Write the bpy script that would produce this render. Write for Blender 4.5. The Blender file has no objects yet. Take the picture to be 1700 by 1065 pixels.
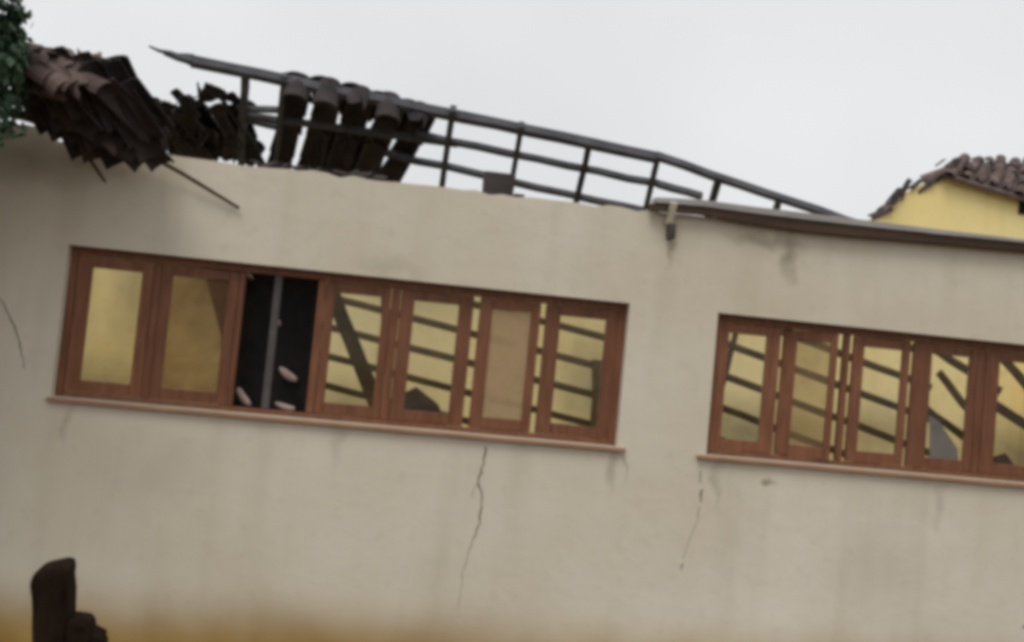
import bpy, math, random
from mathutils import Vector, Matrix, noise
random.seed(7)
S = bpy.context.scene
COL = S.collection
PI = math.pi
rad = math.radians

# ------------------------------------------------------------------ camera
EYE = Vector((0, -7.704, 2.2))
YAW, PITCH, ROLL = rad(6.35), rad(3.0), rad(5.47)
FPX, CX, CY = 1743.0, 850.0, 532.5          # focal length in pixels of a 1700 px wide frame
FWD = Vector((math.sin(YAW)*math.cos(PITCH), math.cos(YAW)*math.cos(PITCH), math.sin(PITCH)))
_r = Vector((math.cos(YAW), -math.sin(YAW), 0)); _u = _r.cross(FWD)
RIGHT = _r*math.cos(ROLL) + _u*math.sin(ROLL)
UP = -_r*math.sin(ROLL) + _u*math.cos(ROLL)
cd = bpy.data.cameras.new('camera'); cam = bpy.data.objects.new('camera', cd); COL.objects.link(cam)
m = Matrix.Identity(4)
for i in range(3):
    m[i][0], m[i][1], m[i][2], m[i][3] = RIGHT[i], UP[i], -FWD[i], EYE[i]
cam.matrix_world = m
cd.sensor_width = 36; cd.lens = FPX/1700*36; cd.clip_start = 0.05; cd.clip_end = 2000
S.camera = cam

# ------------------------------------------------------------------ sky, sun, exposure
SUN_EL, SUN_AZ = rad(58), rad(208)      # azimuth clockwise from +y: behind the camera, over its left shoulder side
w = bpy.data.worlds.new('World'); S.world = w; w.use_nodes = True
nt = w.node_tree; nt.nodes.clear()
N = nt.nodes.new; Lk = nt.links.new
sky = N('ShaderNodeTexSky'); sky.sky_type = 'NISHITA'; sky.sun_disc = False
sky.sun_elevation = SUN_EL; sky.sun_rotation = SUN_AZ; sky.dust_density = 4.0; sky.air_density = 1.0
hs = N('ShaderNodeHueSaturation'); hs.inputs['Saturation'].default_value = 0.12
Lk(sky.outputs[0], hs.inputs['Color'])
tc = N('ShaderNodeTexCoord'); nz = N('ShaderNodeTexNoise'); nz.inputs['Scale'].default_value = 2.2; nz.inputs['Detail'].default_value = 3
Lk(tc.outputs['Generated'], nz.inputs['Vector'])
cr = N('ShaderNodeValToRGB')
cr.color_ramp.elements[0].position = 0.3; cr.color_ramp.elements[0].color = (7.7, 7.85, 8.05, 1)
cr.color_ramp.elements[1].position = 0.7; cr.color_ramp.elements[1].color = (9.0, 9.1, 9.15, 1)
Lk(nz.outputs['Fac'], cr.inputs['Fac'])
mx = N('ShaderNodeMixRGB'); mx.inputs['Fac'].default_value = 0.88        # a thick even cloud layer over the sky
Lk(hs.outputs[0], mx.inputs['Color1']); Lk(cr.outputs[0], mx.inputs['Color2'])
bg = N('ShaderNodeBackground'); bg.inputs['Strength'].default_value = 0.1
Lk(mx.outputs[0], bg.inputs['Color'])
wo = N('ShaderNodeOutputWorld'); Lk(bg.outputs[0], wo.inputs['Surface'])
sd = bpy.data.lights.new('sun', 'SUN'); sd.energy = 1.1; sd.angle = rad(28); sd.color = (1, 0.95, 0.87)
sun = bpy.data.objects.new('sun', sd); COL.objects.link(sun)
sdir = Vector((math.sin(SUN_AZ)*math.cos(SUN_EL), math.cos(SUN_AZ)*math.cos(SUN_EL), math.sin(SUN_EL)))
sun.rotation_euler = sdir.to_track_quat('Z', 'Y').to_euler(); sun.location = (0, -10, 20)
S.view_settings.view_transform = 'Standard'; S.view_settings.look = 'None'
S.view_settings.exposure = 0.0; S.view_settings.gamma = 1.0; S.view_settings.use_curve_mapping = False
S.render.engine = 'CYCLES'; S.cycles.use_denoising = True
S.cycles.pixel_filter_type = 'BLACKMAN_HARRIS'; S.cycles.filter_width = 4.8     # a soft video lens
S.cycles.transparent_max_bounces = 16; S.cycles.max_bounces = 8

# ------------------------------------------------------------------ measuring: a sight line met with a real plane
def ray(u, v): return (FWD + RIGHT*((u-CX)/FPX) + UP*((CY-v)/FPX))
def at(u, v, y):
    d = ray(u, v); t = (y-EYE.y)/d.y
    return EYE + d*t
def on_plane(u, v, p0, n):
    d = ray(u, v); return EYE + d*((p0-EYE).dot(n)/d.dot(n))
def px(p):
    d = Vector(p)-EYE; k = d.dot(FWD)
    return CX+FPX*d.dot(RIGHT)/k, CY-FPX*d.dot(UP)/k

# ------------------------------------------------------------------ materials
def mat(name, build):
    mt = bpy.data.materials.new(name); mt.use_nodes = True
    t = mt.node_tree; t.nodes.clear()
    out = t.nodes.new('ShaderNodeOutputMaterial')
    build(t, out); return mt
def nd(t, kind, **kw):
    n = t.nodes.new(kind)
    for k, v in kw.items():
        if k in n.inputs: n.inputs[k].default_value = v
        else: setattr(n, k, v)
    return n
def rough_mat(name, c1, c2, scale=6, rough=0.8, bump=0.3, bscale=40, stretch=(1,1,1), per_object=0.0, c3=None, s3=1.5, spec=0.3):
    def b(t, out):
        L = t.links.new
        co = nd(t, 'ShaderNodeTexCoord'); mp = nd(t, 'ShaderNodeMapping'); mp.inputs['Scale'].default_value = stretch
        oi = nd(t, 'ShaderNodeObjectInfo'); ad = nd(t, 'ShaderNodeVectorMath'); ad.operation = 'ADD'
        sc = nd(t, 'ShaderNodeVectorMath'); sc.operation = 'SCALE'; sc.inputs['Scale'].default_value = 30.0 if per_object else 0.0
        cmb = nd(t, 'ShaderNodeCombineXYZ'); L(oi.outputs['Random'], cmb.inputs[0]); L(oi.outputs['Random'], cmb.inputs[1])
        L(cmb.outputs[0], sc.inputs[0]); L(co.outputs['Object'], ad.inputs[0]); L(sc.outputs[0], ad.inputs[1]); L(ad.outputs[0], mp.inputs['Vector'])
        n1 = nd(t, 'ShaderNodeTexNoise', Scale=scale, Detail=6.0, Roughness=0.6); L(mp.outputs[0], n1.inputs['Vector'])
        r1 = nd(t, 'ShaderNodeValToRGB'); r1.color_ramp.elements[0].position = .32; r1.color_ramp.elements[1].position = .68
        r1.color_ramp.elements[0].color = (*c1, 1); r1.color_ramp.elements[1].color = (*c2, 1)
        L(n1.outputs['Fac'], r1.inputs['Fac']); col = r1.outputs[0]
        if c3:
            n3 = nd(t, 'ShaderNodeTexNoise', Scale=s3, Detail=4.0); L(mp.outputs[0], n3.inputs['Vector'])
            r3 = nd(t, 'ShaderNodeValToRGB'); r3.color_ramp.elements[0].position = .48; r3.color_ramp.elements[1].position = .7
            L(n3.outputs['Fac'], r3.inputs['Fac'])
            mm = nd(t, 'ShaderNodeMixRGB'); mm.inputs['Color2'].default_value = (*c3, 1)
            L(r3.outputs[0], mm.inputs['Fac']); L(col, mm.inputs['Color1']); col = mm.outputs[0]
        if per_object:
            hv = nd(t, 'ShaderNodeHueSaturation'); mr = nd(t, 'ShaderNodeMapRange')
            mr.inputs['To Min'].default_value = 1-per_object; mr.inputs['To Max'].default_value = 1+per_object
            L(oi.outputs['Random'], mr.inputs['Value']); L(mr.outputs[0], hv.inputs['Value']); L(col, hv.inputs['Color']); col = hv.outputs[0]
        p = nd(t, 'ShaderNodeBsdfPrincipled', Roughness=rough); p.inputs['Specular IOR Level'].default_value = spec
        L(col, p.inputs['Base Color'])
        n2 = nd(t, 'ShaderNodeTexNoise', Scale=bscale, Detail=5.0); L(mp.outputs[0], n2.inputs['Vector'])
        bp = nd(t, 'ShaderNodeBump', Strength=bump, Distance=0.01); L(n2.outputs['Fac'], bp.inputs['Height']); L(bp.outputs[0], p.inputs['Normal'])
        L(p.outputs[0], out.inputs['Surface'])
    return mat(name, b)

def wall_mat(name, c1, c2, dado=None, streak=(.3, .25, .17), stains_shade=()):
    def b(t, out):
        L = t.links.new
        co = nd(t, 'ShaderNodeTexCoord')
        n1 = nd(t, 'ShaderNodeTexNoise', Scale=0.55, Detail=5.0, Roughness=0.55); L(co.outputs['Object'], n1.inputs['Vector'])
        r1 = nd(t, 'ShaderNodeValToRGB'); r1.color_ramp.elements[0].position = .3; r1.color_ramp.elements[1].position = .7
        r1.color_ramp.elements[0].color = (*c1, 1); r1.color_ramp.elements[1].color = (*c2, 1); L(n1.outputs['Fac'], r1.inputs['Fac'])
        # run-off streaks in the limewash
        mp = nd(t, 'ShaderNodeMapping'); mp.inputs['Scale'].default_value = (3.2, 3.2, .35); L(co.outputs['Object'], mp.inputs['Vector'])
        n2 = nd(t, 'ShaderNodeTexNoise', Scale=1.0, Detail=4.0); L(mp.outputs[0], n2.inputs['Vector'])
        r2 = nd(t, 'ShaderNodeValToRGB'); r2.color_ramp.elements[0].position = .5; r2.color_ramp.elements[1].position = .8
        r2.color_ramp.elements[1].color = (.32, .32, .32, 1); L(n2.outputs['Fac'], r2.inputs['Fac'])
        m1 = nd(t, 'ShaderNodeMixRGB'); m1.inputs['Color2'].default_value = (*streak, 1)
        L(r2.outputs[0], m1.inputs['Fac']); L(r1.outputs[0], m1.inputs['Color1']); col = m1.outputs[0]
        # small scuffs
        n4 = nd(t, 'ShaderNodeTexNoise', Scale=9.0, Detail=6.0); L(co.outputs['Object'], n4.inputs['Vector'])
        r4 = nd(t, 'ShaderNodeValToRGB'); r4.color_ramp.elements[0].position = .56; r4.color_ramp.elements[1].position = .8
        r4.color_ramp.elements[1].color = (.25, .25, .25, 1); L(n4.outputs['Fac'], r4.inputs['Fac'])
        m4 = nd(t, 'ShaderNodeMixRGB'); m4.inputs['Color2'].default_value = (*streak, 1)
        L(r4.outputs[0], m4.inputs['Fac']); L(col, m4.inputs['Color1']); col = m4.outputs[0]
        if dado:
            sp = nd(t, 'ShaderNodeSeparateXYZ'); L(co.outputs['Object'], sp.inputs[0])
            n3 = nd(t, 'ShaderNodeTexNoise', Scale=1.6, Detail=5.0); L(co.outputs['Object'], n3.inputs['Vector'])
            a1 = nd(t, 'ShaderNodeMath', operation='MULTIPLY_ADD'); a1.inputs[1].default_value = .22; L(n3.outputs['Fac'], a1.inputs[0]); L(sp.outputs['Z'], a1.inputs[2])
            mr = nd(t, 'ShaderNodeMapRange', interpolation_type='SMOOTHERSTEP'); mr.inputs['From Min'].default_value = dado[0]+.11; mr.inputs['From Max'].default_value = dado[1]+.11
            mr.inputs['To Min'].default_value = 1; mr.inputs['To Max'].default_value = 0; L(a1.outputs[0], mr.inputs['Value'])
            rd = nd(t, 'ShaderNodeValToRGB'); rd.color_ramp.elements[0].position = .35; rd.color_ramp.elements[1].position = .65
            rd.color_ramp.elements[0].color = (*dado[2], 1); rd.color_ramp.elements[1].color = (*dado[3], 1); L(n1.outputs['Fac'], rd.inputs['Fac'])
            m3 = nd(t, 'ShaderNodeMixRGB'); L(mr.outputs[0], m3.inputs['Fac']); L(col, m3.inputs['Color1']); L(rd.outputs[0], m3.inputs['Color2']); col = m3.outputs[0]
        for (sx_, sz_, rx_, rz_, amt) in stains_shade:
            mp2 = nd(t, 'ShaderNodeMapping'); mp2.vector_type = 'TEXTURE'; mp2.inputs['Location'].default_value = (sx_, 0, sz_); mp2.inputs['Scale'].default_value = (rx_, 50, rz_)
            nn_ = nd(t, 'ShaderNodeTexNoise', Scale=5.0, Detail=4.0); L(co.outputs['Object'], nn_.inputs['Vector'])
            av = nd(t, 'ShaderNodeMixRGB', blend_type='LINEAR_LIGHT'); av.inputs['Fac'].default_value = .12; L(co.outputs['Object'], av.inputs['Color1']); L(nn_.outputs['Color'], av.inputs['Color2'])
            L(av.outputs[0], mp2.inputs['Vector'])
            gr = nd(t, 'ShaderNodeTexGradient', gradient_type='SPHERICAL'); L(mp2.outputs[0], gr.inputs['Vector'])
            ml = nd(t, 'ShaderNodeMath', operation='MULTIPLY'); ml.inputs[1].default_value = amt; L(gr.outputs['Fac'], ml.inputs[0])
            ms = nd(t, 'ShaderNodeMixRGB'); ms.inputs['Color2'].default_value = (.20, .17, .11, 1); L(ml.outputs[0], ms.inputs['Fac']); L(col, ms.inputs['Color1']); col = ms.outputs[0]
        p = nd(t, 'ShaderNodeBsdfPrincipled', Roughness=.9); p.inputs['Specular IOR Level'].default_value = .2; L(col, p.inputs['Base Color'])
        n5 = nd(t, 'ShaderNodeTexNoise', Scale=3.0, Detail=8.0, Roughness=.65); L(co.outputs['Object'], n5.inputs['Vector'])
        bp = nd(t, 'ShaderNodeBump', Strength=.35, Distance=.03); L(n5.outputs['Fac'], bp.inputs['Height']); L(bp.outputs[0], p.inputs['Normal'])
        L(p.outputs[0], out.inputs['Surface'])
    return mat(name, b)

def glass_mat(name, dust, dcol, tint=(.9, .9, .85)):
    def b(t, out):
        L = t.links.new
        tr = nd(t, 'ShaderNodeBsdfTransparent'); tr.inputs['Color'].default_value = (*tint, 1)
        gl = nd(t, 'ShaderNodeBsdfGlossy', Roughness=.04); fr = nd(t, 'ShaderNodeFresnel', IOR=1.22)
        a = nd(t, 'ShaderNodeMixShader'); L(fr.outputs[0], a.inputs[0]); L(tr.outputs[0], a.inputs[1]); L(gl.outputs[0], a.inputs[2])
        df = nd(t, 'ShaderNodeBsdfDiffuse'); df.inputs['Color'].default_value = (*dcol, 1)
        tl = nd(t, 'ShaderNodeBsdfTranslucent'); tl.inputs['Color'].default_value = (*dcol, 1)
        d2 = nd(t, 'ShaderNodeMixShader'); d2.inputs[0].default_value = .5; L(df.outputs[0], d2.inputs[1]); L(tl.outputs[0], d2.inputs[2])
        co = nd(t, 'ShaderNodeTexCoord'); n = nd(t, 'ShaderNodeTexNoise', Scale=4.0, Detail=4.0); L(co.outputs['Object'], n.inputs['Vector'])
        mr = nd(t, 'ShaderNodeMapRange'); mr.inputs['From Min'].default_value = .3; mr.inputs['From Max'].default_value = .7
        mr.inputs['To Min'].default_value = dust*.7; mr.inputs['To Max'].default_value = min(1, dust*1.3); L(n.outputs['Fac'], mr.inputs['Value'])
        c = nd(t, 'ShaderNodeMixShader'); L(mr.outputs[0], c.inputs[0]); L(a.outputs[0], c.inputs[1]); L(d2.outputs[0], c.inputs[2])
        L(c.outputs[0], out.inputs['Surface'])
    return mat(name, b)

M = {}
M['plaster'] = wall_mat('limewashed plaster', (.62, .55, .425), (.75, .695, .59), dado=(-.02, .66, (.28, .15, .025), (.48, .32, .10)), streak=(.43, .375, .255), stains_shade=[(at(*q, 0).x, at(*q, 0).z, rx_, rz_, am) for q, rx_, rz_, am in (((1312, 425), .09, .24, .7), ((1270, 398), .35, .07, .5), ((60, 268), .7, .22, .45), ((1277, 800), .07, .05, .8), ((640, 445), .3, .1, .25), ((110, 700), .05, .22, .35), ((560, 735), .06, .25, .25), ((1015, 775), .05, .25, .4), ((1190, 800), .05, .3, .35), ((1560, 830), .07, .3, .3), ((1114, 415), .04, .14, .5), ((260, 780), .5, .35, .16), ((1450, 950), .8, .4, .14))])  # wide patch at upper left is shade below the slumped corner, painted in
M['yellow'] = wall_mat('yellow painted plaster', (.90, .72, .32), (.92, .79, .44), streak=(.42, .29, .10), stains_shade=[(at(u, v, 3.6).x, at(u, v, 3.6).z, a_, b_, c_) for u, v, a_, b_, c_ in ((160, 670, 1.0, .6, .9), (225, 480, .3, .9, .5), (125, 450, .25, 1.2, .45), (350, 480, .8, 1.2, .8), (590, 690, .9, .5, .7), (990, 640, .5, .8, .7), (720, 480, .8, .4, .4), (1240, 720, 1.2, .5, .8), (1460, 720, .9, .5, .6), (1700, 760, 1.2, .6, .8))])
M['gable_yellow'] = wall_mat('pale yellow plaster', (.90, .73, .31), (.92, .78, .39), streak=(.55, .42, .17), stains_shade=[(at(1548, 318, 8).x-at(1600, 380, 8).x, at(1548, 318, 8).z, .12, .35, .6)])
M['earth'] = rough_mat('earth', (.07, .042, .018), (.13, .08, .035), scale=1.4, bump=.6, bscale=14, rough=.95)
M['frame'] = rough_mat('red brown varnished wood', (.14, .053, .024), (.23, .095, .050), scale=5, stretch=(6, 6, .7), rough=.5, bump=.15, per_object=.14)
M['sill'] = rough_mat('sunlit red brown sill', (.27, .15, .085), (.37, .22, .14), scale=6, stretch=(.6, 5, 5), rough=.6, bump=.2)  # frame wood made lighter: the sky light on the ledge is in the colour
M['beam'] = rough_mat('weathered roof timber', (.055, .055, .064), (.105, .103, .115), scale=5, stretch=(1, 1, 1), rough=.85, bump=.4, bscale=30, per_object=.25)
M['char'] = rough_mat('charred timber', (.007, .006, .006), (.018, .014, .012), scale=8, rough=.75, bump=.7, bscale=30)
M['tile'] = rough_mat('smoked clay roof tile', (.042, .036, .038), (.082, .064, .062), scale=5, rough=.9, bump=.5, bscale=30, per_object=.35, c3=(.025, .023, .025), s3=3)
M['red_tile'] = rough_mat('weathered red clay tile', (.095, .067, .060), (.18, .13, .118), scale=6, rough=.9, bump=.5, bscale=30, per_object=.3, c3=(.08, .06, .055), s3=4)
M['pale_tile'] = rough_mat('pale clay tile', (.5, .38, .34), (.6, .47, .42), scale=6, rough=.85, bump=.4, per_object=.15)
M['fascia'] = rough_mat('dark brown eave board', (.05, .031, .021), (.085, .053, .034), scale=4, stretch=(.5, 4, 4), rough=.8, bump=.4)
M['flash'] = rough_mat('grey weathered batten', (.30, .28, .27), (.42, .40, .39), scale=5, stretch=(.5, 3, 3), rough=.8, bump=.4)
M['iron'] = rough_mat('dull iron', (.05, .047, .035), (.09, .08, .06), scale=12, rough=.6, bump=.3)
M['greybar'] = rough_mat('grey painted bar', (.075, .066, .066), (.11, .097, .095), scale=10, rough=.6, bump=.2)
M['rubble'] = rough_mat('rubble', (.04, .028, .02), (.11, .08, .055), scale=7, rough=.95, bump=.9, bscale=18)
M['batten'] = rough_mat('smoky batten', (.06, .04, .018), (.12, .082, .035), scale=6, rough=.85, bump=.3, per_object=.2)
M['crack'] = rough_mat('open crack', (.10, .085, .06), (.16, .135, .10), scale=20, rough=1, bump=.2)
M['scar'] = rough_mat('faint hairline', (.30, .26, .20), (.38, .33, .26), scale=20, rough=1, bump=.2)
M['post'] = rough_mat('dark weathered post', (.008, .0045, .003), (.02, .011, .007), scale=5, stretch=(4, 4, .8), rough=.95, bump=.8, bscale=22, c3=(.028, .017, .010), s3=2, spec=.08)
M['bark'] = rough_mat('bark', (.05, .038, .028), (.11, .085, .06), scale=6, stretch=(3, 3, .6), rough=.9, bump=.8)
M['leaf'] = rough_mat('dark green leaves', (.028, .055, .030), (.055, .105, .055), scale=3, rough=.5, bump=.1, spec=.4)
M['glass_soiled'] = glass_mat('soiled glass', .09, (.30, .20, .10), (.95, .93, .88))
M['glass'] = glass_mat('clear dusty glass', .022, (.34, .27, .15), (.995, .995, .985))
M['glass_dim'] = glass_mat('grimy glass', .44, (.31, .185, .09), (.98, .92, .80))
M['glass_haze'] = glass_mat('hazed glass', .26, (.44, .32, .18), (.98, .96, .90))
M['glass_milky'] = glass_mat('milky glass', .78, (.66, .50, .32))
M['slab'] = rough_mat('pale cement slab', (.40, .39, .38), (.52, .51, .5), scale=5, rough=.9, bump=.4)

# ------------------------------------------------------------------ mesh helpers
class MB:
    def __init__(s): s.v, s.f = [], []
    def add(s, vs, fs):
        o = len(s.v); s.v += [tuple(p) for p in vs]; s.f += [tuple(i+o for i in q) for q in fs]; return s
    def box(s, a, b):
        x0, y0, z0 = a; x1, y1, z1 = b
        return s.add([(x0,y0,z0),(x1,y0,z0),(x1,y1,z0),(x0,y1,z0),(x0,y0,z1),(x1,y0,z1),(x1,y1,z1),(x0,y1,z1)],
                     [(0,3,2,1),(4,5,6,7),(0,1,5,4),(1,2,6,5),(2,3,7,6),(3,0,4,7)])
    def beam(s, A, B, wd, ht, up=Vector((0,0,1)), segs=6, jit=.006, taper=(1,1), sag=0.0):
        A, B = Vector(A), Vector(B); d = (B-A).normalized()
        sd_ = d.cross(up).normalized(); u2 = sd_.cross(d).normalized()
        vs, fs = [], []
        for i in range(segs+1):
            t = i/segs; k = taper[0]+(taper[1]-taper[0])*t
            c = A.lerp(B, t) - u2*sag*4*t*(1-t)
            c = c + sd_*random.uniform(-jit, jit) + u2*random.uniform(-jit, jit)
            for (a, b) in ((-1,-1),(1,-1),(1,1),(-1,1)):
                vs.append(c + sd_*(a*wd/2*k*random.uniform(.94, 1.05)) + u2*(b*ht/2*k*random.uniform(.94, 1.05)))
        for i in range(segs):
            for j in range(4):
                a, b = i*4+j, i*4+(j+1) % 4; fs.append((a, b, b+4, a+4))
        fs.append((3,2,1,0)); e = segs*4; fs.append((e, e+1, e+2, e+3))
        return s.add(vs, fs)
    def tube(s, pts, r, n=6):
        pts = [Vector(p) for p in pts]; vs, fs = [], []
        rr = r if isinstance(r, (list, tuple)) else [r]*len(pts)
        for i, p in enumerate(pts):
            d = (pts[min(i+1, len(pts)-1)]-pts[max(i-1, 0)]).normalized()
            ref = Vector((0, 1, 0)) if abs(d.z) > .7 else Vector((0, 0, 1))
            a = d.cross(ref).normalized(); b = a.cross(d)
            for j in range(n):
                q = 2*PI*j/n; vs.append(p+a*(rr[i]*math.cos(q))+b*(rr[i]*math.sin(q)))
        for i in range(len(pts)-1):
            for j in range(n):
                k = (j+1) % n; fs.append((i*n+j, i*n+k, (i+1)*n+k, (i+1)*n+j))
        fs.append(tuple(range(n-1, -1, -1))); e = (len(pts)-1)*n; fs.append(tuple(range(e, e+n)))
        return s.add(vs, fs)
    def prism(s, poly, y0, y1):
        n = len(poly); vs = [(x, y0, z) for x, z in poly]+[(x, y1, z) for x, z in poly]
        fs = [tuple(range(n)), tuple(range(2*n-1, n-1, -1))]+[(i, i+n, (i+1) % n+n, (i+1) % n) for i in range(n)]
        return s.add(vs, fs)
    def mesh(s, name):
        me = bpy.data.meshes.new(name); me.from_pydata(s.v, [], s.f); me.validate(); me.update()
        import bmesh
        bm = bmesh.new(); bm.from_mesh(me); bmesh.ops.recalc_face_normals(bm, faces=bm.faces); bm.to_mesh(me); bm.free()
        return me
    def build(s, name, material, parent=None, bevel=0, smooth=False):
        me = s.mesh(name); me.materials.append(M[material] if isinstance(material, str) else material)
        return link(name, me, parent, bevel, smooth)
def link(name, me, parent=None, bevel=0, smooth=False):
    o = bpy.data.objects.new(name, me); COL.objects.link(o)
    if parent is not None:
        o.parent = parent; bpy_inv(o, parent)
    if bevel:
        b = o.modifiers.new('bevel', 'BEVEL'); b.width = bevel; b.segments = 2; b.limit_method = 'ANGLE'
    if smooth:
        for p in me.polygons: p.use_smooth = True
    return o
def bpy_inv(o, parent):
    # every mesh is written in world coordinates; undo the parent's own place
    loc = Vector((0, 0, 0)); q = parent
    while q is not None:
        loc += q.location; q = q.parent
    o.location = -loc
def tag(o, label, cat, group=None):
    o['label'] = label; o['category'] = cat
    if group: o['group'] = group
    return o
def struct(o): o['kind'] = 'structure'; return o
def thing(name, loc, label, cat, group=None):
    o = bpy.data.objects.new(name, None); COL.objects.link(o); o.location = loc; o.empty_display_size = .2
    return tag(o, label, cat, group)

# clay barrel tiles: a few shared meshes, one with a broken end
def tile_mesh(wd, ln, mt, broken=0, arc=PI*.86, seg=6):
    mb = MB(); th = .016; vs = []
    for k, (yy, sc) in enumerate(((0, .86), (ln, 1.0))):
        for r in (1, 0):
            for i in range(seg+1):
                a = -arc/2+arc*i/seg; R = (wd/2/math.sin(min(arc/2, PI/2)))*sc - (0 if r else th)
                y2 = yy
                if broken and k == 1: y2 = yy*(1-broken*random.random())
                vs.append((R*math.sin(a), y2-ln/2, R*math.cos(a)*.85 - wd*.22))
    n = seg+1; o0, i0, o1, i1 = 0, n, 2*n, 3*n; fs = []
    for i in range(seg):
        fs += [(o0+i, o0+i+1, o1+i+1, o1+i), (i0+i+1, i0+i, i1+i, i1+i+1), (o0+i+1, o0+i, i0+i, i0+i+1), (o1+i, o1+i+1, i1+i+1, i1+i)]
    fs += [(o0, o1, i1, i0), (o0+seg, i0+seg, i1+seg, o1+seg)]
    mb.add(vs, fs); me = mb.mesh('roof_tile'); me.materials.append(M[mt]); 
    return me
TM = {mt: [tile_mesh(.24, .46, mt), tile_mesh(.24, .46, mt), tile_mesh(.24, .46, mt, .45), tile_mesh(.22, .38, mt, .7)] for mt in ('tile', 'red_tile', 'pale_tile')}
def put_tile(parent, pos, along, normal, mt='tile', var=None, scale=1.0, sx=1.0, jit=.05, name='roof_tile'):
    a = Vector(along).normalized(); n = Vector(normal); n = (n-a*n.dot(a)).normalized(); x = a.cross(n)
    R = Matrix((x, a, n)).transposed().to_4x4()
    R = R @ Matrix.Rotation(random.gauss(0, jit), 4, 'X') @ Matrix.Rotation(random.gauss(0, jit), 4, 'Y') @ Matrix.Rotation(random.gauss(0, jit), 4, 'Z')
    me = TM[mt][random.choice((0, 0, 1, 2, 3)) if var is None else var]
    o = bpy.data.objects.new(name, me); COL.objects.link(o); o.parent = parent
    loc = Vector(pos)
    q = parent
    while q is not None: loc = loc-q.location; q = q.parent
    o.matrix_basis = Matrix.Translation(loc) @ R @ Matrix.Diagonal((scale*sx, scale, scale, 1))
    return o

# ------------------------------------------------------------------ ground
g = MB(); n = 40
gx = [-300, -120, -50, -25]+[-14+28*i/n for i in range(n+1)]+[25, 50, 120, 300]
gy = [-300, -120, -50, -25]+[-14+28*i/n for i in range(n+1)]+[25, 50, 120, 300]
vs = [(x, y, .035*noise.noise(Vector((x*.6, y*.6, 0)))-.03) for y in gy for x in gx]
W_ = len(gx)
g.add(vs, [(j*W_+i, j*W_+i+1, (j+1)*W_+i+1, (j+1)*W_+i) for j in range(len(gy)-1) for i in range(W_-1)])
struct(g.build('ground', 'earth', smooth=True))

# ------------------------------------------------------------------ the house
house = thing('roofless_house', (0, 1.8, 0), 'cream plastered house with two long brown windows and its roof mostly gone', 'house')
ZS = 1.765                     # window sill height
Z_T = at(600, 455.5, 0).z      # underside of the lintel
def wx(u, v0=402, slope=.102):  # place along the wall of a picture column, at mid height of the windows
    for_v = 529+slope*(u-100)
    return at(u, for_v, 0).x
W1 = (wx(99), wx(1035)); W2 = (wx(1182), wx(1182)+3.55)
Z_T = (at(107, 402, 0).z+at(1043, 503, 0).z+at(1193, 521, 0).z)/3
ZS = (at(97, 656, 0).z+at(1027, 742, 0).z+at(1172, 756, 0).z)/3
ZTOP = (at(240, 250, 0).z+at(850, 325, 0).z+at(1100, 357, 0).z+at(1500, 397, 0).z)/4
XL, XR, TH = -6.2, 7.4, .2

# front wall: a plastered slab with two openings and a ragged top
fw = MB()
xs = sorted(set([XL, XR, W1[0], W1[1], W2[0], W2[1]]+[XL+(XR-XL)*i/136 for i in range(137)]))
xs = [x for i, x in enumerate(xs) if i == 0 or x-xs[i-1] > 1e-4]
zs = [0-.1, .5, 1.1, ZS, ZS+.4, Z_T-.3, Z_T, Z_T+.35, ZTOP]
def top_z(x):
    k = max(0, min(1, (at(112, 230, 0).x-x)/.25))
    xa, xb = at(1230, 372, 0).x, at(1700, 412, 0).x; k2 = max(0, (x-xa)/(xb-xa))
    return ZTOP + .10*k*k*(3-2*k) + k2*(at(1700, 411, 0).z-ZTOP) + .018*noise.noise(Vector((x*2.1, 3, 0))) + .02*noise.noise(Vector((x*9, 7, 0)))
def inside(xa, xb, za, zb):
    xm, zm = (xa+xb)/2, (za+zb)/2
    return ZS < zm < Z_T and (W1[0] < xm < W1[1] or W2[0] < xm < W2[1])
idx = {}
def fv(i, j, back):
    k = (i, j, back)
    if k not in idx:
        z = zs[j] if j < len(zs)-1 else top_z(xs[i])
        idx[k] = len(fw.v); fw.v.append((xs[i], TH if back else 0.0, z))
    return idx[k]
nx, nz_ = len(xs)-1, len(zs)-1
solid = {(i, j) for i in range(nx) for j in range(nz_) if not inside(xs[i], xs[i+1], zs[j], zs[j+1])}
for (i, j) in solid:
    fw.f.append((fv(i,j,0), fv(i+1,j,0), fv(i+1,j+1,0), fv(i,j+1,0)))
    fw.f.append((fv(i,j,1), fv(i,j+1,1), fv(i+1,j+1,1), fv(i+1,j,1)))
    for (di, dj, a, b) in ((-1,0,(i,j),(i,j+1)), (1,0,(i+1,j),(i+1,j+1)), (0,-1,(i,j),(i+1,j)), (0,1,(i,j+1),(i+1,j+1))):
        if (i+di, j+dj) not in solid:
            fw.f.append((fv(*a,0), fv(*b,0), fv(*b,1), fv(*a,1)))
fw.build('front_wall', 'plaster', house)
# room behind: partition, end walls, rear wall, floor
YP = 3.6
MB().box((XL, YP, -.1), (XR, YP+.15, 3.5)).build('partition_wall', 'yellow', house)
for x0 in (XL, XR-.2):
    MB().prism([(x0+.002, -.1), (x0+.198, -.1), (x0+.198, 3.2), (x0+.002, 3.2)], TH+.002, YP-.002).build('end_wall', 'yellow', house)
    MB().prism([(x0+.002, -.1), (x0+.198, -.1), (x0+.198, 3.1), (x0+.002, 3.1)], YP+.152, 6.248).build('end_wall', 'yellow', house)
MB().box((XL, 6.25, -.1), (XR, 6.45, 3.2)).build('rear_wall', 'plaster', house)
MB().box((XL+.2, TH, -.08), (XR-.2, YP, .06)).build('floor_slab', 'rubble', house)

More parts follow.
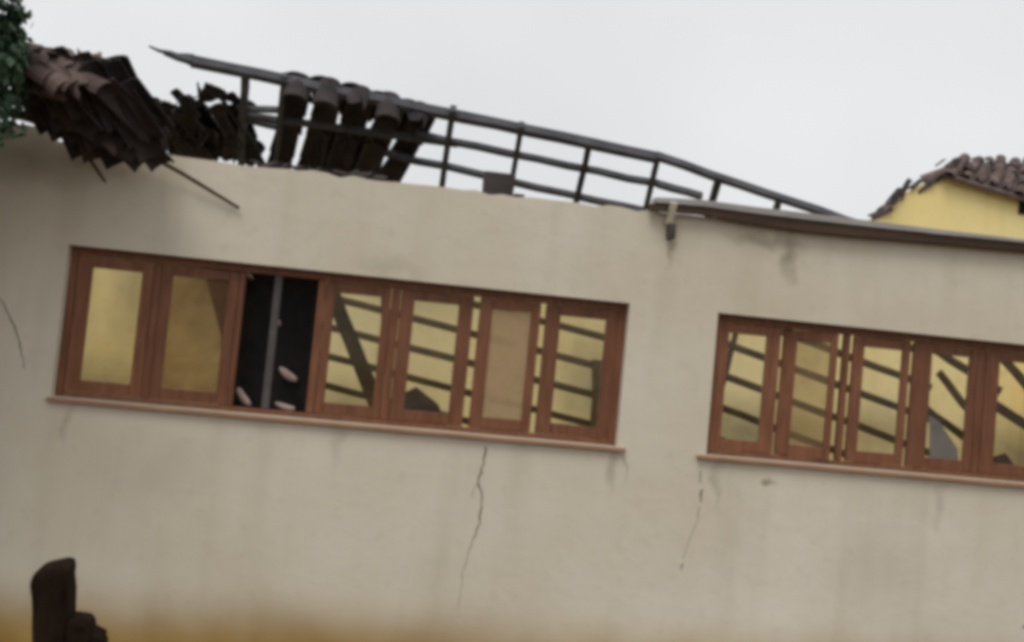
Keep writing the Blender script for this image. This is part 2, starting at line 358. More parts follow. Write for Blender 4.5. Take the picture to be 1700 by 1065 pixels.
# ---- windows
def rectframe(mb, x0, x1, z0, z1, y0, y1, l, r, b, t):
    mb.box((x0, y0, z0), (x0+l, y1, z1)).box((x1-r, y0, z0), (x1, y1, z1))
    mb.box((x0+l, y0+.001, z0), (x1-r, y1-.001, z0+b)).box((x0+l, y0+.001, z1-t), (x1-r, y1-.001, z1))
def rot(mb, xc, yc, ang):
    c, s_ = math.cos(ang), math.sin(ang)
    mb.v = [(xc+(x-xc)*c-(y-yc)*s_, yc+(x-xc)*s_+(y-yc)*c, z) for x, y, z in mb.v]
    return mb
def window(W, sill_u, leaves, bars, name_extra=None):
    x0, x1 = W
    f = MB(); rectframe(f, x0+.002, x1-.002, ZS+.002, Z_T-.002, .085, .165, .05, .05, .035, .055)
    win = f.build('window', 'frame', house, bevel=.004)
    s_ = MB().box((sill_u[0], -.045, ZS-.027), (sill_u[1], .12, ZS+.0))
    s_.v = [(x, y, z-(.008 if y < 0 else 0)) for x, y, z in s_.v]
    s_.build('sill', 'sill', win, bevel=.005)
    for (a, b, ga, gb, ang, gm) in leaves:
        a, b, ga, gb = wx(a), wx(b), wx(ga), wx(gb)
        z0, z1 = ZS+.042, Z_T-.062
        c = MB(); rectframe(c, a, b, z0, z1, .092, .132, ga-a, b-gb, .085, .075)
        xc = (a+b)/2; rot(c, xc, .112, rad(ang)); c.build('casement', 'frame', win, bevel=.005)
        # glazing bead
        p = MB().box((ga+.002, .106, z0+.087), (gb-.002, .111, z1-.077)); rot(p, xc, .112, rad(ang)); p.build('pane', gm, win)
    for (a, b, mt) in bars:
        MB().box((wx(a), .096, ZS+.04), (wx(b), .15, Z_T-.06)).build('mullion', mt, win, bevel=.004)
    return win
window(W1, (at(80, 657, 0).x, at(1037, 748, 0).x),
       [(112, 240, 137, 221, 0, 'glass_soiled'), (254, 384, 272, 366, 0, 'glass_dim'),
        (531, 640, 546, 627, 0, 'glass'), (657, 779, 680, 755, 2, 'glass'),
        (790, 892, 811, 877, 0, 'glass_milky'), (901, 1026, 926, 1003, 0, 'glass')],
       [(240.5, 253.5, 'frame'), (384.5, 394, 'frame'), (443, 455, 'greybar'), (517, 530, 'frame'), (641, 656, 'frame')])
window(W2, (at(1156, 758, 0).x, W2[1]+.06),
       [(1188, 1297, 1210, 1274, 0, 'glass'), (1304, 1391, 1327, 1380, -14, 'glass_haze'), (1420, 1515, 1438, 1503, 0, 'glass'),
        (1521, 1628, 1552, 1616, 0, 'glass'), (1643, 1760, 1666, 1738, 0, 'glass'), (1772, 1880, 1790, 1862, 0, 'glass')],
       [(1404, 1414, 'frame'), (1629, 1642, 'frame'), (1761, 1771, 'frame')])

# ---- the rear roof slope still standing, seen from inside
YR = 2.6
RL, RR = at(275, 90, YR), at(1090, 262, YR)
rd = (RR-RL).normalized()
back = Vector((0, 3, -1.55))
NR = rd.cross(back).normalized()
if NR.z < 0: NR = -NR
def rp(u, v): return on_plane(u, v, RL, NR)
def member(name, p0, p1, wd, ht, ext=0, mt='beam', **kw):
    A, B = rp(*p0), rp(*p1); B = B+(B-A)*ext
    wd *= random.uniform(.7, .98); ht *= random.uniform(.7, .98)
    kw.setdefault('jit', .006); kw.setdefault('sag', random.uniform(-.004, .012))
    return MB().beam(A, B, wd, ht, up=NR, **kw).build(name, mt, house)
rb = MB().beam(rp(318, 100), rp(1092, 262), .08, .095, up=NR, segs=14, jit=.008).beam(rp(272, 88), rp(320, 100), .08, .095, up=NR, segs=4, jit=.006, taper=(.3, .98)); rb.beam(rp(247, 77), rp(300, 95), .05, .04, up=NR, segs=3, taper=(.3, 1)); rb.build('ridge_beam', 'beam', house)
member('hip_beam', (1088, 259), (1378, 356), .075, .09, ext=.25, segs=8)
member('purlin', (405, 190), (760, 238), .07, .075, segs=6)
member('purlin', (690, 221), (1092, 305), .07, .075, segs=8); member('purlin', (1092, 304), (1165, 326), .07, .075, segs=3)
member('purlin', (640, 254), (1085, 353), .07, .075, segs=9)
member('purlin', (395, 178), (470, 182), .06, .06, segs=3)
member('purlin', (395, 196), (470, 213), .06, .06, segs=3)
for (a, b) in (((408, 118), (404, 200)), ((472, 124), (458, 262)), ((752, 178), (733, 310)), ((866, 206), (847, 322)), ((979, 237), (956, 335)), ((1092, 258), (1072, 350)), ((1193, 297), (1181, 340)), ((1293, 330), (1284, 360))):
    member('rafter', a, b, .075, .08, ext=1.0, segs=6)
# tiles left on that slope: five slipping columns, undersides to the room
fall = (back-rd*back.dot(rd)).normalized()
cols = [((493, 158), (464, 270)), ((545, 168), (512, 282)), ((596, 178), (557, 286)), ((648, 193), (606, 290)), ((697, 208), (650, 292))]
for ci, (a, b) in enumerate(cols):
    A, B = rp(*a), rp(*b); d = (B-A); Ln = d.length; d.normalize()
    k = int(Ln/.36)+1
    for r in range(k+1):
        p = A+d*(r*.36+.10)
        put_tile(house, p+NR*(.07+.03*(r % 2)), d, NR, 'tile', var=0, scale=1.0, sx=1.15, jit=.02)
for (u, v) in ((534, 262), (578, 268), (545, 248), (590, 254), (560, 285), (596, 290), (528, 288), (537, 268), (583, 268), (538, 246), (580, 248), (600, 252), (562, 252), (598, 272)):
    put_tile(house, rp(u, v)+NR*.13, fall+rd*random.uniform(-.2, .2), NR, 'tile', var=0, sx=1.2, jit=.08)
for (u, v) in ((490, 163), (538, 172), (583, 180), (628, 192), (674, 209)):      # ridge caps
    put_tile(house, rp(u, v)+NR*.08-fall*.04, fall+rd*.2, NR, 'tile', var=1, sx=1.2, jit=.08)

for k in range(13):          # scraps of tile and mortar left along the wall head
    u = 425+k*17+random.uniform(-6, 6); v = 268+(u-400)*.118
    put_tile(house, at(u, v-1, .1), (random.uniform(-1, 1), random.uniform(-.6, .6), random.uniform(-.1, .2)), (0, -.3, 1), 'tile', var=random.choice((2, 3)), scale=random.uniform(.22, .42), jit=.2)
for (u, v) in ((496, 148), (545, 157), (594, 166), (646, 180), (694, 194)):     # top course of the lost front slope, hooked over the ridge
    put_tile(house, rp(u, v)+Vector((0, -.13, .0)), (random.uniform(-.2, .0), -.5, -.8), (0, -1, .6), 'tile', var=random.choice((0, 1, 3)), scale=.78, sx=1.3, jit=.07)
# ---- eave board left along the right half of the front wall
def eave(name, pts, mt, y0, y1):
    mb = MB(); vs = []
    for (u, ta, tb) in pts:
        a, b = at(u, ta, (y0+y1)/2), at(u, tb, (y0+y1)/2)
        for (y, q) in ((y0, a), (y1, a), (y1, b), (y0, b)): vs.append((q.x, y, q.z))
    fs = [(i*4+j, i*4+(j+1) % 4, i*4+4+(j+1) % 4, i*4+4+j) for i in range(len(pts)-1) for j in range(4)]
    e = (len(pts)-1)*4; fs += [(3, 2, 1, 0), (e, e+1, e+2, e+3)]
    return mb.add(vs, fs).build(name, mt, house, bevel=.004)
eave('eave_board', [(1078, 338, 349), (1160, 343, 356), (1240, 355, 371), (1330, 366, 384), (1380, 371, 389), (1420, 376, 393), (1560, 391, 405), (1700, 405, 418), (1900, 428, 441)], 'fascia', -.09, -.03)
eave('eave_batten', [(1085, 329, 338), (1160, 333, 344), (1250, 345, 356), (1400, 363, 374), (1560, 383, 391), (1700, 399, 405), (1900, 422, 428)], 'flash', -.105, .03)
# wall bracket with its dark iron foot
p0, p1, p2 = at(1114, 338, -.03), at(1114, 371, -.03), at(1113, 396, -.03)
MB().beam((p0.x, -.105, p0.z), (p0.x-.004, -.03, p1.z), .05, .05, up=Vector((0,1,0)), segs=3, jit=.002).build('bracket_arm', 'plaster', house)
MB().beam((p1.x, -.035, p1.z), (p2.x, -.03, p2.z), .058, .07, up=Vector((0,1,0)), segs=2, jit=.002).build('bracket_foot', 'iron', house, bevel=.005)

# ---- cracks and scars in the plaster
def ribbon(pts, w0, w1, mt, name='crack'):
    mb = MB(); P = []
    for i in range(len(pts)-1):
        a, b = Vector(pts[i]+(0,)), Vector(pts[i+1]+(0,)); k = max(2, int((b-a).length/7))
        for j in range(k): P.append(a.lerp(b, j/k))
    P.append(Vector(pts[-1]+(0,))); vs = []
    for i, q in enumerate(P):
        q = q+Vector((random.uniform(-1.6, 1.6), random.uniform(-1, 1), 0)); c = at(q.x, q.y, 0)
        wv = (w0+(w1-w0)*i/(len(P)-1))*random.uniform(.5, 1.4)/2
        for (s_, y) in ((-1, -.0025), (1, -.0025), (1, .01), (-1, .01)): vs.append((c.x+s_*wv, y, c.z))
    fs = [(i*4+j, i*4+(j+1) % 4, i*4+4+(j+1) % 4, i*4+4+j) for i in range(len(P)-1) for j in range(4)]
    e = (len(P)-1)*4; fs += [(3, 2, 1, 0), (e, e+1, e+2, e+3)]
    return mb.add(vs, fs).build(name, mt, house)
ribbon([(806, 741), (802, 770), (794, 798), (801, 828), (796, 868), (782, 905)], .013, .007, 'crack')
ribbon([(782, 905), (768, 950), (762, 1010)], .006, .003, 'scar')
ribbon([(795, 800), (786, 812), (784, 826)], .006, .003, 'scar'); ribbon([(1030, 752), (1042, 775), (1040, 800)], .006, .002, 'scar')
ribbon([(1164, 782), (1161, 800)], .012, .008, 'scar'); ribbon([(1165, 812), (1163, 834)], .018, .010, 'scar'); ribbon([(1162, 842), (1159, 857)], .016, .010, 'scar'); ribbon([(1165, 818), (1163, 829)], .008, .006, 'crack')
ribbon([(1162, 857), (1145, 895), (1132, 930)], .003, .002, 'scar'); ribbon([(1132, 934), (1131, 946)], .02, .012, 'scar')
ribbon([(1268, 799), (1287, 800)], .035, .03, 'scar', 'plaster_scar')
ribbon([(-30, 470), (5, 503), (24, 540), (35, 575), (40, 610)], .012, .006, 'crack')

# ------------------------------------------------------------------ slumped roof and heaps of tiles on the wall head
def inpoly(u, v, poly):
    r = False; j = len(poly)-1
    for i in range(len(poly)):
        (xi, yi), (xj, yj) = poly[i], poly[j]
        if (yi > v) != (yj > v) and u < (xj-xi)*(v-yi)/(yj-yi)+xi: r = not r
        j = i
    return r
sl = thing('slumped_roof_corner', (at(120, 235, .1).x, .1, ZTOP), 'slumped corner of red and black clay tiles spilling over the wall beside the tree', 'roof debris')
def slab(parent, poly, yf, thick, mt, name):
    mb = MB(); n_ = len(poly); A = [at(u, v, yf(u, v)) for u, v in poly]
    vs = A+[p+Vector((0, thick, .06)) for p in A]
    mb.add(vs, [tuple(range(n_)), tuple(range(2*n_-1, n_-1, -1))]+[(i, (i+1) % n_, (i+1) % n_+n_, i+n_) for i in range(n_)])
    return mb.build(name, mt, parent)
# an eave that has tipped forward: its outer edge juts out over the wall, its dark underside faces the yard
base = [(30, 150), (48, 118), (96, 112), (150, 128), (222, 150), (262, 192), (262, 246), (205, 244), (120, 222), (66, 196)]
def yl(u, v):                      # outer edge high and forward, inner edge low on the wall head
    t = max(0, min(1, (v-(70+.5*u))/(150-.35*u+20)))
    return -.72+.68*t
slab(sl, [(30, 155), (58, 130), (140, 140), (215, 165), (255, 200), (255, 240), (205, 238), (120, 216), (70, 192)], lambda u, v: yl(u, v)+.10, .05, 'char', 'sheathing')
ud = Vector((.55, .6, -.75))       # downhill run of the tipped tiles
un = Vector((-.1, .65, .75))       # their outer face looks up and back
for r in range(7):
    for c in range(9):
        u = 30+c*30+random.uniform(-5, 5); v = 108+r*21+c*7+random.uniform(-5, 5)
        if inpoly(u, v, base):
            put_tile(sl, at(u, v, yl(u, v)), ud+Vector((random.uniform(-.2, .2), 0, random.uniform(-.2, .2))), un, 'tile', jit=.13, scale=.85)
# the strip of its top that still shows, red tiles turned to the sky
top = [(40, 72), (60, 66), (95, 88), (150, 116), (190, 140), (150, 138), (90, 128), (44, 122)]
td = at(150, 128, -.62)-at(62, 78, -.45)
for r in range(4):
    for c in range(6):
        u = 44+c*26+random.uniform(-4, 4)+r*4; v = 78+r*15+c*13+random.uniform(-3, 3)
        if inpoly(u, v, top):
            put_tile(sl, at(u, v, -.80-r*.03), td, (.1, -.8, .8), 'red_tile' if c < 5 else 'tile', jit=.2, scale=.74)
for (u, v, ax, mt) in ((66, 134, (40, 17), 'red_tile'), (96, 146, (40, 22), 'red_tile'), (52, 112, (30, 14), 'red_tile'), (150, 190, (40, 36), 'tile'), (172, 216, (36, 34), 'tile'), (190, 232, (26, 24), 'tile'), (205, 222, (24, -20), 'red_tile'), (128, 196, (40, 34), 'tile')):
    a = at(u, v, -.76 if v < 150 else -.4); put_tile(sl, a, at(u+ax[0], v+ax[1], a.y)-a, (0.15, -1, .5), mt, jit=.16, scale=.78)
# tiles tipped on edge behind them
for (u, v, ax, mt, s_) in ((176, 150, (10, 60), 'tile', 1.05), (214, 152, (26, 62), 'tile', 1.15), (236, 184, (32, 52), 'tile', 1.0), (195, 180, (25, 50), 'tile', 1.0), (150, 122, (4, 50), 'pale_tile', .8), (246, 215, (20, 40), 'tile', 1.0), (165, 175, (20, 50), 'tile', 1.0)):
    a = at(u, v, .05); put_tile(sl, a, at(u+ax[0], v+ax[1], .25)-a, (.1, .9, .45) if mt == 'tile' else (.1, -1, .4), mt, var=0, jit=.05, scale=s_)
for (p, q, w_, y_) in (((70, 160), (190, 236), .05, -.5), ((120, 130), (262, 214), .06, -.6), ((200, 180), (232, 250), .05, -.35), ((150, 215), (215, 244), .04, -.3), ((40, 128), (120, 214), .05, -.6)):
    MB().beam(at(*p, y_), at(*q, y_+.2), w_, .04, segs=4, jit=.01, taper=(.5, 1)).build('broken_lath', 'batten', sl)
MB().beam(at(14, 186, -.25), at(98, 206, -.2), .16, .05, segs=4).build('eave_stub', 'fascia', sl)

hp = thing('tile_heap', (at(330, 255, 2.6).x, 2.6, ZTOP), 'black heap of jumbled roof tiles hanging on the roof left of the standing tile columns', 'tile heap')
heap = [(240, 205), (258, 199), (282, 198), (322, 196), (345, 182), (372, 182), (396, 190), (402, 215), (418, 248), (430, 275), (300, 275), (230, 265)]
for r in range(7):
    for c in range(10):
        u = 238+c*20+random.uniform(-4, 4)+r*3; v = 203+r*16+random.uniform(-4, 4)
        if inpoly(u, v, heap) and not (341 < u < 371 and 196 < v < 236) and abs(u-283)+abs(v-193) > 12 and abs(u-353)+abs(v-159) > 24:
            put_tile(hp, rp(u, v)+NR*random.uniform(.0, .16), fall+rd*random.uniform(-.5, .5), NR, 'tile', jit=.16, scale=.95)
for (u, v, ax) in ((300, 168, .8), (306, 176, -.6), (338, 168, -1.5), (372, 168, 1.5), (356, 154, 4), (362, 160, 3), (346, 160, -3), (318, 178, 1), (285, 184, 2), (392, 174, .5), (268, 186, 1)):
    put_tile(hp, rp(u, v)+NR*.05, fall+rd*ax, NR, 'tile', var=3, jit=.1, scale=.62)
for poly in ([(246, 200), (262, 187), (276, 184), (276, 202), (292, 202), (292, 183), (328, 181), (346, 200), (346, 232), (352, 262), (300, 262), (235, 255)], [(372, 190), (398, 186), (404, 218), (424, 262), (362, 262), (368, 230)]):
    A = [rp(*q)+NR*.12 for q in poly]; n_ = len(A)
    MB().add(A+[p+NR*.02 for p in A], [tuple(range(n_)), tuple(range(2*n_-1, n_-1, -1))]+[(i, (i+1) % n_, (i+1) % n_+n_, i+n_) for i in range(n_)]).build('sheathing', 'char', hp)
for (p, q, w_) in (((262, 196), (332, 186), .07), ((398, 190), (440, 278), .10), ((300, 158), (316, 186), .05), ((330, 170), (300, 200), .05), ((372, 165), (398, 200), .06), ((240, 236), (300, 214), .06)):
    MB().beam(rp(*p)-NR*.03, rp(*q)-NR*.03, w_, .04, up=NR, segs=4, jit=.008, taper=(.6, 1)).build('splinter', 'char', hp)
MB().tube([rp(334, 172), rp(331, 152), rp(328, 136)], [.026, .02, .008], 5).build('splinter', 'char', hp)

# sticks hanging off the wall head
st = MB().tube([at(222, 243, -.12), at(300, 286, -.09), at(397, 345, -.03)], [.020, .017, .012], 6).build('roof_lath', 'batten')
tag(st, 'long thin lath slanting down across the plaster from the tile heap', 'lath')
st = MB().tube([at(112, 222, -.16), at(148, 262, -.10), at(175, 302, -.02)], [.018, .014, .008], 6).build('roof_lath', 'batten')
tag(st, 'short thin lath hanging below the slumped roof corner, nearest the tree', 'lath')
# loose block on the wall head
bl = MB(); a = at(826, 319, .1)
bl.box((a.x-.115, .03, ZTOP-.012), (a.x+.115, .17, ZTOP+.165)); bl.box((a.x+.117, .04, ZTOP-.012), (a.x+.2, .16, ZTOP+.03))
bl.v = [(x+random.uniform(-.008, .008), y, z+random.uniform(-.008, .008)) for x, y, z in bl.v]
tag(bl.build('loose_brick', 'tile', bevel=.01), 'dark loose brick sitting alone on the wall head below the bare rafters', 'brick')

# ------------------------------------------------------------------ inside the room, seen through the windows
f1 = thing('fallen_roof_frame', (at(780, 600, 1.0).x, 1.2, .06), 'fallen frame of sloping battens behind the right half of the longer left window', 'roof frame')
p0 = at(780, 600, 1.15); NB = Vector((0, -1, .22)).normalized()
def ib(u, v): return on_plane(u, v, p0, NB)
for k in range(-1, 6):
    v0 = 551+49.5*(k-1)
    MB().beam(ib(528, v0+.256*(528-967)), ib(1050, v0+.256*(1050-967)+random.uniform(-3, 3)), .05, .05, up=NB, segs=8, jit=.004).build('batten', 'batten', f1)
MB().beam(ib(640, 430), ib(640, 760), .07, .05, up=NB).build('rail', 'batten', f1)
MB().beam(ib(1037, 470), ib(1020, 830), .07, .05, up=NB).build('rail', 'batten', f1)
MB().beam(ib(990, 600)+NB*.05, ib(985, 800)+NB*.05, .09, .03, up=NB).build('board', 'batten', f1)
f2 = thing('fallen_roof_frame', (at(1360, 650, 1.0).x, 1.2, .06), 'fallen frame of steeply sloping battens behind the right hand window', 'roof frame')
p0 = at(1360, 650, 1.05); NB = Vector((0.05, -1, .2)).normalized()
for k in range(-3, 7):
    v0 = 637+54.5*k
    MB().beam(ib(1185, v0+.38*(1185-1238)), ib(1545, v0+.38*(1545-1238)+random.uniform(-4, 4)), .052, .05, up=NB, segs=8, jit=.004).build('batten', 'batten', f2)
MB().beam(ib(1232, 505), ib(1200, 640), .04, .04, up=NB).build('rail', 'batten', f2)
MB().beam(ib(1312, 500), ib(1298, 860), .06, .05, up=NB).build('rail', 'batten', f2)
MB().beam(ib(1530, 520), ib(1520, 900), .06, .05, up=NB).build('rail', 'batten', f2)
def plank(p, q, y0, y1, wd, label, name='fallen_plank', mt='batten', th=.03):
    o = MB().beam(at(*p, y0), at(*q, y1), wd, th, up=Vector((0, -1, .1)), segs=6, jit=.006).build(name, mt)
    return tag(o, label, 'plank')
plank((546, 470), (672, 792), .75, .72, .12, 'dark plank leaning behind the third glazed leaf of the left window')
plank((1540, 572), (1660, 650), .9, .9, .07, 'topmost sloping plank seen in the fourth leaf of the right window')
plank((1558, 618), (1640, 720), .8, .8, .06, 'steep dark plank crossing the middle of the right window fourth leaf')
plank((1530, 672), (1650, 765), .7, .7, .06, 'lowest sloping plank above the pale slab in the right window')
plank((1650, 575), (1760, 705), .7, .7, .07, 'steep plank in the upper corner of the rightmost leaf')
plank((1640, 665), (1760, 740), .7, .8, .08, 'lower plank sloping through the rightmost leaf')
# rubble mound inside
mb = MB(); nxm, nym = 70, 12
for j in range(nym+1):
    for i in range(nxm+1):
        x = XL+.25+(XR-XL-.5)*i/nxm; y = .24+3.2*j/nym
        h = .9+.35*noise.noise(Vector((x*.9, y*.9, 4)))+.12*noise.noise(Vector((x*3.5, y*3.5, 1)))
        for (u0, top, wd) in ((705, 1.0, .38), (590, .72, .3), (1700, .92, .5), (1560, .62, .4), (1290, .62, .5), (400, .85, .35)):
            xc = at(u0, 660, .6).x; h += (ZS-1.75+top)*math.exp(-((x-xc)/wd)**2-((y-.8)/.5)**2)
        mb.v.append((x, y, h*min(1, (3.45-y)/1.0+.25)))
for j in range(nym):
    for i in range(nxm):
        a = j*(nxm+1)+i; mb.f.append((a, a+1, a+nxm+2, a+nxm+1))
o = mb.build('rubble_mound', 'rubble'); o['kind'] = 'stuff'; tag(o, 'dark rubble and ash filling the roofless room behind the windows', 'rubble')
# black sheet added behind the two empty bays, standing for the room's shade
poly = [(318, 395), (345, 470), (368, 560), (376, 700), (536, 720), (536, 420)]  # slanted left edge draws a shadow across the second leaf
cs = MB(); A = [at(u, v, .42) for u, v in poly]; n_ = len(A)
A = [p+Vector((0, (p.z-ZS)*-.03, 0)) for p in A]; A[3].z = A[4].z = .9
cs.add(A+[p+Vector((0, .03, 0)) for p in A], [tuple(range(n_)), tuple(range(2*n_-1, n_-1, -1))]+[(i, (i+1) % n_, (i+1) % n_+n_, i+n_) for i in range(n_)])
tag(cs.build('shade_sheet', 'char'), 'added black sheet standing in for the shade behind the two empty bays of the left window', 'board')
def shard(u, v, ang, ln, wd, y, lab):
    c = at(u, v, y); e1 = (RIGHT*math.cos(ang)-UP*math.sin(ang)); e2 = RIGHT*math.sin(ang)+UP*math.cos(ang); nrm = Vector((0, -1, .35)).normalized()
    mb = MB(); k = 10; ring = []
    for i in range(k):
        q = 2*PI*i/k; r_ = 1+random.uniform(-.14, .14)
        ring.append((ln/2*math.cos(q)*r_, wd/2*math.sin(q)*r_+.12*wd*math.cos(2*q)))
    vs = [c+e1*a+e2*b for a, b in ring]+[c+e1*a*.75+e2*b*.65-Vector((0, .022, 0)) for a, b in ring]+[c+e1*a+e2*b+Vector((0, .03, 0)) for a, b in ring]
    fs = [(i, (i+1) % k, (i+1) % k+k, i+k) for i in range(k)]+[(i, i+2*k, (i+1) % k+2*k, (i+1) % k) for i in range(k)]+[tuple(range(k, 2*k)), tuple(range(3*k-1, 2*k-1, -1))]
    return tag(mb.add(vs, fs).build('broken_tile', 'pale_tile', smooth=True), lab, 'tile')
shard(405, 659, .95, .175, .055, .26, 'pale broken tile lying at the foot of the left empty bay')
shard(478, 621, .62, .165, .065, .34, 'pale broken tile leaning highest in the right empty bay')
shard(473, 674, .30, .165, .05, .25, 'pale broken tile lying on the ledge of the right empty bay')
shard(414, 457, .9, .075, .04, .36, 'small pale chip caught at the top of the left empty bay')
shard(463, 536, 1.3, .05, .03, .36, 'tiny pale chip beside the grey bar at mid height')
ps = MB(); A = [at(u, v, .6) for u, v in ((1545, 690), (1560, 700), (1590, 745), (1592, 800), (1545, 800))]
ps.add(A+[p+Vector((.02, .06, 0)) for p in A], [(0,1,2,3,4), (9,8,7,6,5)]+[(i, (i+1) % 5, (i+1) % 5+5, i+5) for i in range(5)])
tag(ps.build('cement_slab', 'slab'), 'pale grey slab of broken cement low behind the right window fourth leaf', 'slab')

# ------------------------------------------------------------------ the yellow gable behind on the right
YG = 8.0
gb = thing('yellow_gable_house', (at(1600, 380, YG).x, YG, 0), 'yellow gabled house with broken roof tiles rising behind the eave at right', 'house')
ap = at(1577, 284, YG); lf = at(1445, 366, YG); rt = at(1712, 338, YG); dl = (lf-ap); dr = (rt-ap)
lo, ro = lf+dl*.25, rt+dr*1.5
pts = [(lo.x, 0), (ro.x, 0), (ro.x, ro.z), (rt.x, rt.z), (at(1640, 303, YG).x, at(1640, 303, YG).z), (ap.x, ap.z), (at(1520, 312, YG).x, at(1520, 312, YG).z), (lf.x, lf.z), (lo.x, lo.z)]
MB().prism(pts, YG, YG+.2).build('gable_wall', 'gable_yellow', gb)
# right slope: sheathing and tiles
q = [at(1592, 266, YG+.55), at(1790, 275, YG+.75), at(1790, 356, YG-.18), at(1568, 290, YG-.18)]
nn = (q[1]-q[0]).cross(q[3]-q[0]).normalized()
if nn.y > 0: nn = -nn
mb = MB(); mb.add(q+[p-nn*.05 for p in q], [(0,1,2,3), (7,6,5,4)]+[(i, (i+1) % 4, (i+1) % 4+4, i+4) for i in range(4)]); mb.build('roof_slope', 'red_tile', gb)
for r in range(4):
    for c in range(10):
        s_, t_ = (c+.3)/9.5, (r+.35)/4
        p = q[0].lerp(q[1], s_).lerp(q[3].lerp(q[2], s_), t_)
        dd = q[3].lerp(q[2], s_)-q[0].lerp(q[1], s_)
        put_tile(gb, p+nn*.05, dd, nn, 'red_tile', var=random.choice((0, 1, 2, 3)), jit=.13, scale=.8)
# broken verge on the left slope
vd = (lf-ap).normalized(); vn = Vector((-vd.z, 0, vd.x)); vn = vn if vn.z > 0 else -vn
for (u, v, s_, off) in ((1462, 352, .8, 0), (1474, 340, .8, 0), (1484, 328, .8, .02), (1497, 322, .75, 0), (1506, 312, .6, .05), (1519, 306, .6, 0), (1534, 306, .7, -.03), (1542, 298, .8, 0), (1550, 288, .85, 0), (1560, 290, .8, 0), (1566, 282, .6, .0), (1563, 272, .4, .03), (1576, 282, .8, .02), (1582, 272, .7, .02)):
    put_tile(gb, at(u, v, YG+.02)+vn*off, vd*(1 if random.random() < .7 else -1)+Vector((0, random.uniform(-.4, .4), 0)), vn+Vector((0, -.3, 0)), random.choice(('tile', 'red_tile', 'tile')), jit=.22, scale=s_)
a, b = at(1693, 328, YG-.02), at(1712, 357, YG-.02)
MB().box((a.x, YG-.03, b.z), (b.x+.1, YG+.05, a.z)).build('vent', 'char', gb)

# ------------------------------------------------------------------ tree at the left end of the house
tc_ = at(-100, 60, -.75)
tree = thing('tree', (tc_.x-.2, -.75, 0), 'dark green leafy tree at the left edge, overlapping the slumped tiles', 'tree')
mb = MB(); tx = tc_.x-.2
mb.tube([(tx, -.75, -.1), (tx-.05, -.7, 1.0), (tx+.04, -.78, 2.2), (tx, -.75, 3.2), (tx+.1, -.7, 4.4)], [.16, .12, .1, .08, .04], 9)
limbs = []
for k in range(9):
    a = k*2.4; z0 = 3.35+.12*k; e = Vector((tx+.8*math.cos(a), -.75+.75*math.sin(a), z0+.6+.2*math.sin(k)))
    mb.tube([(tx, -.75, z0), (tx+.4*math.cos(a), -.75+.38*math.sin(a), z0+.38), e], [.05, .035, .015], 6); limbs.append(e)
mb.build('trunk', 'bark', tree)
lv = MB(); C = Vector((tc_.x-.55, -1.1, 4.1))
clumps = []
for i in range(190):
    d = Vector((random.gauss(0, 1), random.gauss(0, 1), random.gauss(0, 1))).normalized()
    r = random.uniform(.5, 1.0)
    c = C+Vector((d.x*.95*r, d.y*1.25*r, d.z*1.5*r))
    clumps.append((c, random.uniform(.16, .30)))
for (u, v, rr) in ((12, 18, .10), (22, 50, .10), (28, 70, .10), (14, 92, .16), (24, 120, .13), (8, 150, .15), (14, 185, .12), (2, 210, .12), (38, 80, .08), (30, 30, .06), (34, 12, .05), (34, 100, .10), (20, 75, .14), (4, 120, .16), (22, 160, .12), (8, 40, .08)):
    clumps.append((at(u-9, v, -.95+random.uniform(-.12, .12)), rr))
for c, cr_ in clumps:
    for i in range(int(75*(cr_/.22)**2)+34):
        d = Vector((random.gauss(0, 1), random.gauss(0, 1), random.gauss(0, 1))); p = c+d.normalized()*cr_*random.random()**.4
        a = (Vector((random.gauss(0, .7), random.gauss(0, .7), -.6+random.gauss(0, .4)))).normalized(); s2 = a.orthogonal().normalized()
        s2 = (Matrix.Rotation(random.uniform(0, 6.28), 3, a) @ s2); nrm = a.cross(s2); l = random.uniform(.05, .095); w2 = l*.3
        lv.add([p, p+a*l*.5+s2*w2+nrm*.006, p+a*l, p+a*l*.5-s2*w2+nrm*.006], [(0, 1, 2), (0, 2, 3)])
me = bpy.data.meshes.new('crown'); me.from_pydata(lv.v, [], lv.f); me.update(); me.materials.append(M['leaf']); link('crown', me, tree)

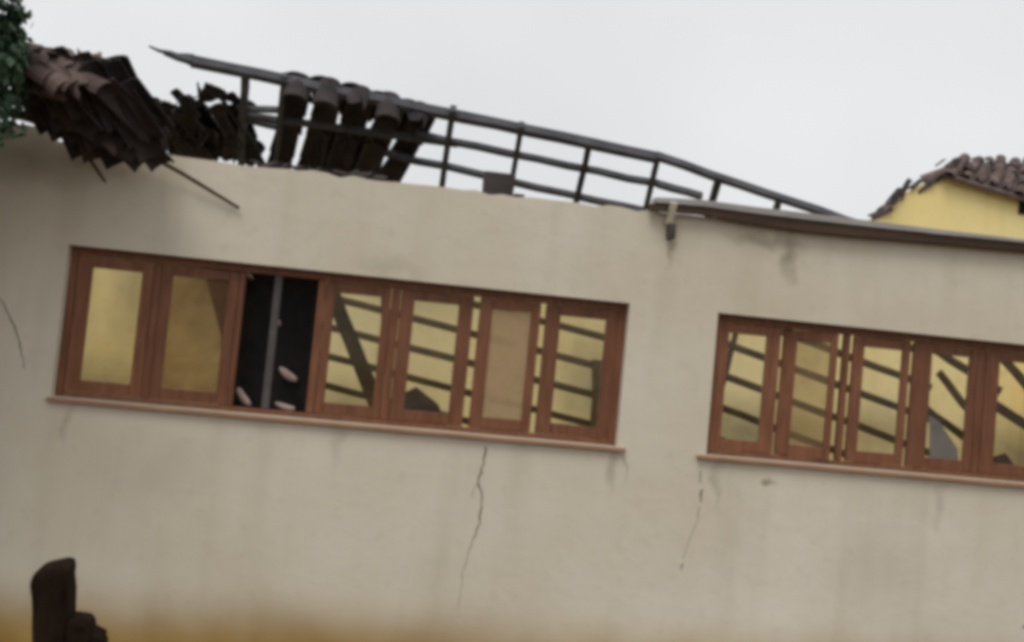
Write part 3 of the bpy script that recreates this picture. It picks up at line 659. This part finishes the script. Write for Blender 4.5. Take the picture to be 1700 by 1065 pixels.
# ------------------------------------------------------------------ foreground post
YPST = -3.2
a, b = at(54, 950, YPST), at(124, 935, YPST)
post = thing('broken_post', ((a.x+b.x)/2, YPST, 0), 'dark broken timber post with a stepped shoulder in the left foreground', 'post')
def col_(u0, u1, vtl, vtr, ub0, ub1, y0, y1, name, bev):
    p = [at(u0, vtl, YPST), at(u1, vtr, YPST), at(ub1, 1065, YPST), at(ub0, 1065, YPST)]
    k = p[3].z
    bl_, br_ = p[3].copy(), p[2].copy()
    L_ = [p[0], bl_+Vector((0, 0, 0)), Vector((bl_.x, 0, -.1))]; R_ = [p[1], br_, Vector((br_.x, 0, -.1))]
    mb = MB(); rows = []
    for t in range(12):
        f_ = t/11
        l_ = p[0].lerp(bl_, min(1, f_*2)) if f_ <= .5 else bl_.lerp(Vector((bl_.x-.01, 0, -.1)), (f_-.5)*2)
        r_ = p[1].lerp(br_, min(1, f_*2)) if f_ <= .5 else br_.lerp(Vector((br_.x+.01, 0, -.1)), (f_-.5)*2)
        j = lambda: random.uniform(-.006, .006)
        mb.v += [(l_.x+j(), y0+j(), l_.z), (r_.x+j(), y0+j(), r_.z), (r_.x+j(), y1+j(), r_.z+(.015 if t == 0 else 0)), (l_.x+j(), y1+j(), l_.z+(.025 if t == 0 else 0))]
    for t in range(11):
        for q_ in range(4): mb.f.append((t*4+q_, t*4+(q_+1) % 4, t*4+4+(q_+1) % 4, t*4+4+q_))
    mb.f += [(3, 2, 1, 0), (44, 45, 46, 47)]
    o = mb.build(name, 'post', post, bevel=bev, smooth=True); o.modifiers['bevel'].segments = 4; o.modifiers['bevel'].angle_limit = rad(40)
    return o
col_(57, 122, 946, 930, 63, 117, YPST-.09, YPST+.09, 'shaft', .04)
col_(118, 151, 1026, 1028, 112, 158, YPST-.07, YPST+.06, 'shoulder', .028)
col_(150, 172, 1049, 1056, 150, 176, YPST-.05, YPST+.05, 'shoulder', .02)

# weed whose leaf tip reaches the lower right corner
wp = at(1722, 1040, -.5)
wd_ = thing('weed', (wp.x, -.5, 0), 'small dark weed at the lower right corner against the wall', 'plant')
MB().tube([(wp.x, -.5, -.05), (wp.x+.02, -.5, wp.z*.6), (wp.x, -.5, wp.z+.05)], [.01, .008, .004], 5).build('stem', 'bark', wd_)
for k in range(9):
    a_ = k*2.4; z = wp.z*(.35+.075*k); d = Vector((math.cos(a_), math.sin(a_)*.6, .25)).normalized(); s2 = Vector((-math.sin(a_), math.cos(a_), 0))
    if k == 8: d = Vector((-1, -.1, .15)).normalized(); s2 = Vector((0, .3, 1)).normalized(); z = wp.z-.01
    p = Vector((wp.x, -.5, z)); l = .11 if k < 8 else .13
    lf_ = MB().add([p, p+d*l*.5+s2*.028, p+d*l+Vector((0, 0, -.02)), p+d*l*.5-s2*.028, p+d*l*.5+Vector((0, 0, -.004))], [(0, 1, 4), (1, 2, 4), (2, 3, 4), (3, 0, 4)])
    me = bpy.data.meshes.new('leaf'); me.from_pydata(lf_.v, [], lf_.f); me.update(); me.materials.append(M['leaf']); link('leaf', me, wd_)
